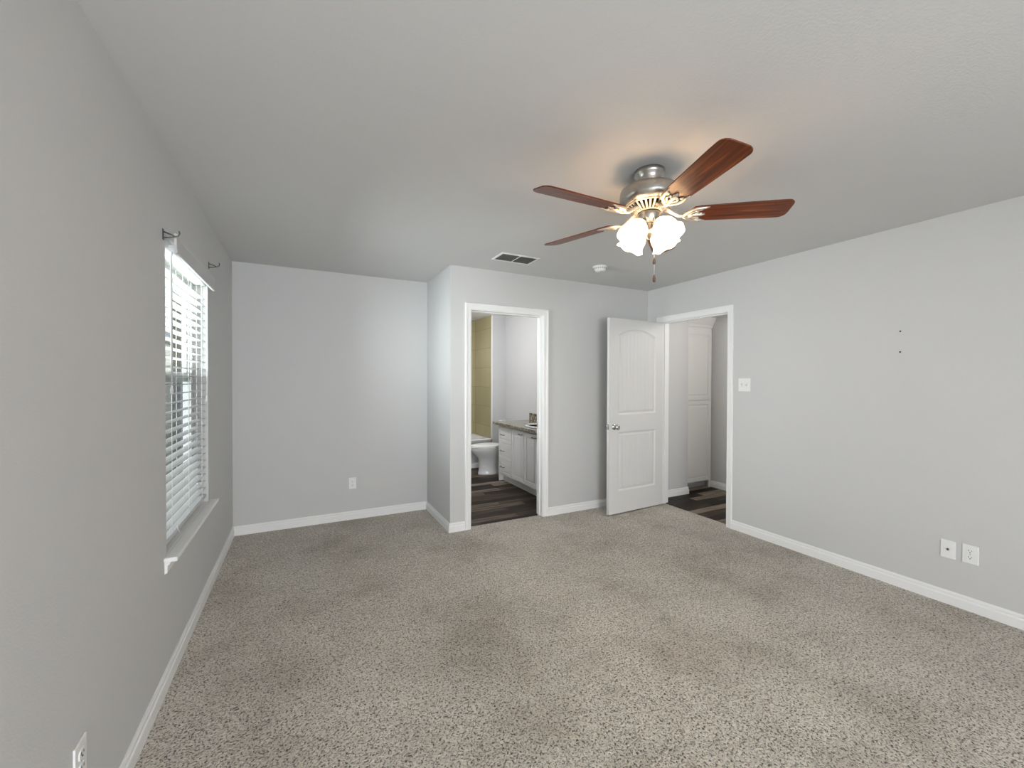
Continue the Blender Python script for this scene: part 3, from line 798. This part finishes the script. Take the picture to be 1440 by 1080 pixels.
# bathtub
tb = thing('bathtub', 'white alcove bathtub below the olive tiled wall', 'bathtub', (2.575, 6.465, 0))
X0, X1, Y0, Y1 = -.702, .702, -.362, .362
def rrect(x0, x1, y0, y1, r, z, n=6):
    out = []
    for cx, cy, a0 in ((x1-r, y1-r, 0), (x0+r, y1-r, PI/2), (x0+r, y0+r, PI), (x1-r, y0+r, 1.5*PI)):
        for i in range(n+1):
            a = a0+PI/2*i/n; out.append((cx+r*math.cos(a), cy+r*math.sin(a), z))
    return out
m = MB()
m.loft([rrect(X0, X1, Y0+.012, Y1, .004, 0), rrect(X0, X1, Y0+.012, Y1, .004, .41), rrect(X0, X1, Y0, Y1, .004, .425), rrect(X0, X1, Y0, Y1, .006, .447), rrect(X0+.004, X1-.004, Y0+.004, Y1-.004, .01, .452),
        rrect(X0+.07, X1-.08, Y0+.07, Y1-.05, .10, .452), rrect(X0+.085, X1-.10, Y0+.085, Y1-.065, .11, .43), rrect(X0+.18, X1-.20, Y0+.13, Y1-.11, .12, .14), rrect(X0+.25, X1-.27, Y0+.2, Y1-.18, .12, .11)])
m.build('tub_shell', 'porcelain', tb)
m = MB(); m.box(X0+.1, X1-.1, Y0-.004, Y0+.014, .0, .07); m.build('apron_skirt', 'porcelain', tb, bevel=.003)

# ------------------------------------------------------------------ hall linen cabinet
CY = 3.66
hc = thing('linen_cabinet', 'tall white built-in linen cabinet seen through the bedroom doorway', 'cabinet', (5.07, CY, 0))
m = MB()
m.box(4.795, 5.345, CY+.02, 4.18, .095, 2.10); m.box(4.795, 5.345, CY+.085, 4.18, 0, .095)
m.box(4.795, 4.83, CY, CY+.02, .095, 2.10); m.box(5.305, 5.345, CY, CY+.02, .0, 2.10); m.box(4.83, 5.305, CY, CY+.02, 2.03, 2.10); m.box(4.83, 5.305, CY, CY+.02, 1.128, 1.150)
m.build('carcass', 'cabinet', hc, bevel=.001, world=True)
pl2 = lambda u, z, d: (u, CY+.004-d, z)
for z0, z1 in ((1.146, 2.035), (.098, 1.134)):
    m = MB(); framed_panel(m, 4.815, 5.315, z0, z1, pl2, fr=.050); m.build('cabinet_door', 'cabinet', hc, bevel=.002, world=True)
m = MB(); m.sweep([(4.795, CY), (5.345, CY)], [(-.0, 2.08), (.012, 2.08), (.016, 2.11), (.045, 2.16), (.062, 2.185), (.066, 2.21), (.0, 2.21)], lambda u, v, h: (u, v, h))
m.build('crown_moulding', 'cabinet', hc, world=True)

# ------------------------------------------------------------------ outside the side window
m = MB(); m.box(-60, -.2, -30, 80, -.36, -.30); tag(m.build('lawn', 'grass'), 'green lawn outside the window', 'grass', kind='stuff')
nb = thing('neighbour_house', 'cream neighbouring house with a grey gabled roof seen through the blind', 'house', (-7.5, 18, -.3))
m = MB(); m.box(-4, 4.2, -3, 6, 0, 2.9); m.build('wall', 'siding', nb)
m = MB(); m.add([(-4.5, -3.4, 2.8), (4.7, -3.4, 2.8), (.1, -3.4, 5.2), (-4.5, 6.4, 2.8), (4.7, 6.4, 2.8), (.1, 6.4, 5.2)], [(0,1,2),(3,5,4),(0,2,5,3),(1,4,5,2),(0,3,4,1)]); m.build('roof', 'shingle', nb)
m = MB(); m.box(1.5, 2.7, -3.03, -3.0, .9, 2.2); m.build('window', 'slot', nb)
for i, y in enumerate((9.6, 10.25, 10.6)):
    m = MB(); m.box(-1.57, -1.45, y, y+.12, -.3, 3.4); m.box(-1.60, -1.42, y-.03, y+.15, -.3, -.15)
    tag(m.build('porch_post', 'post'), 'dark post standing outside the window, seen between the blind slats', 'post', 'dark posts outside the window')
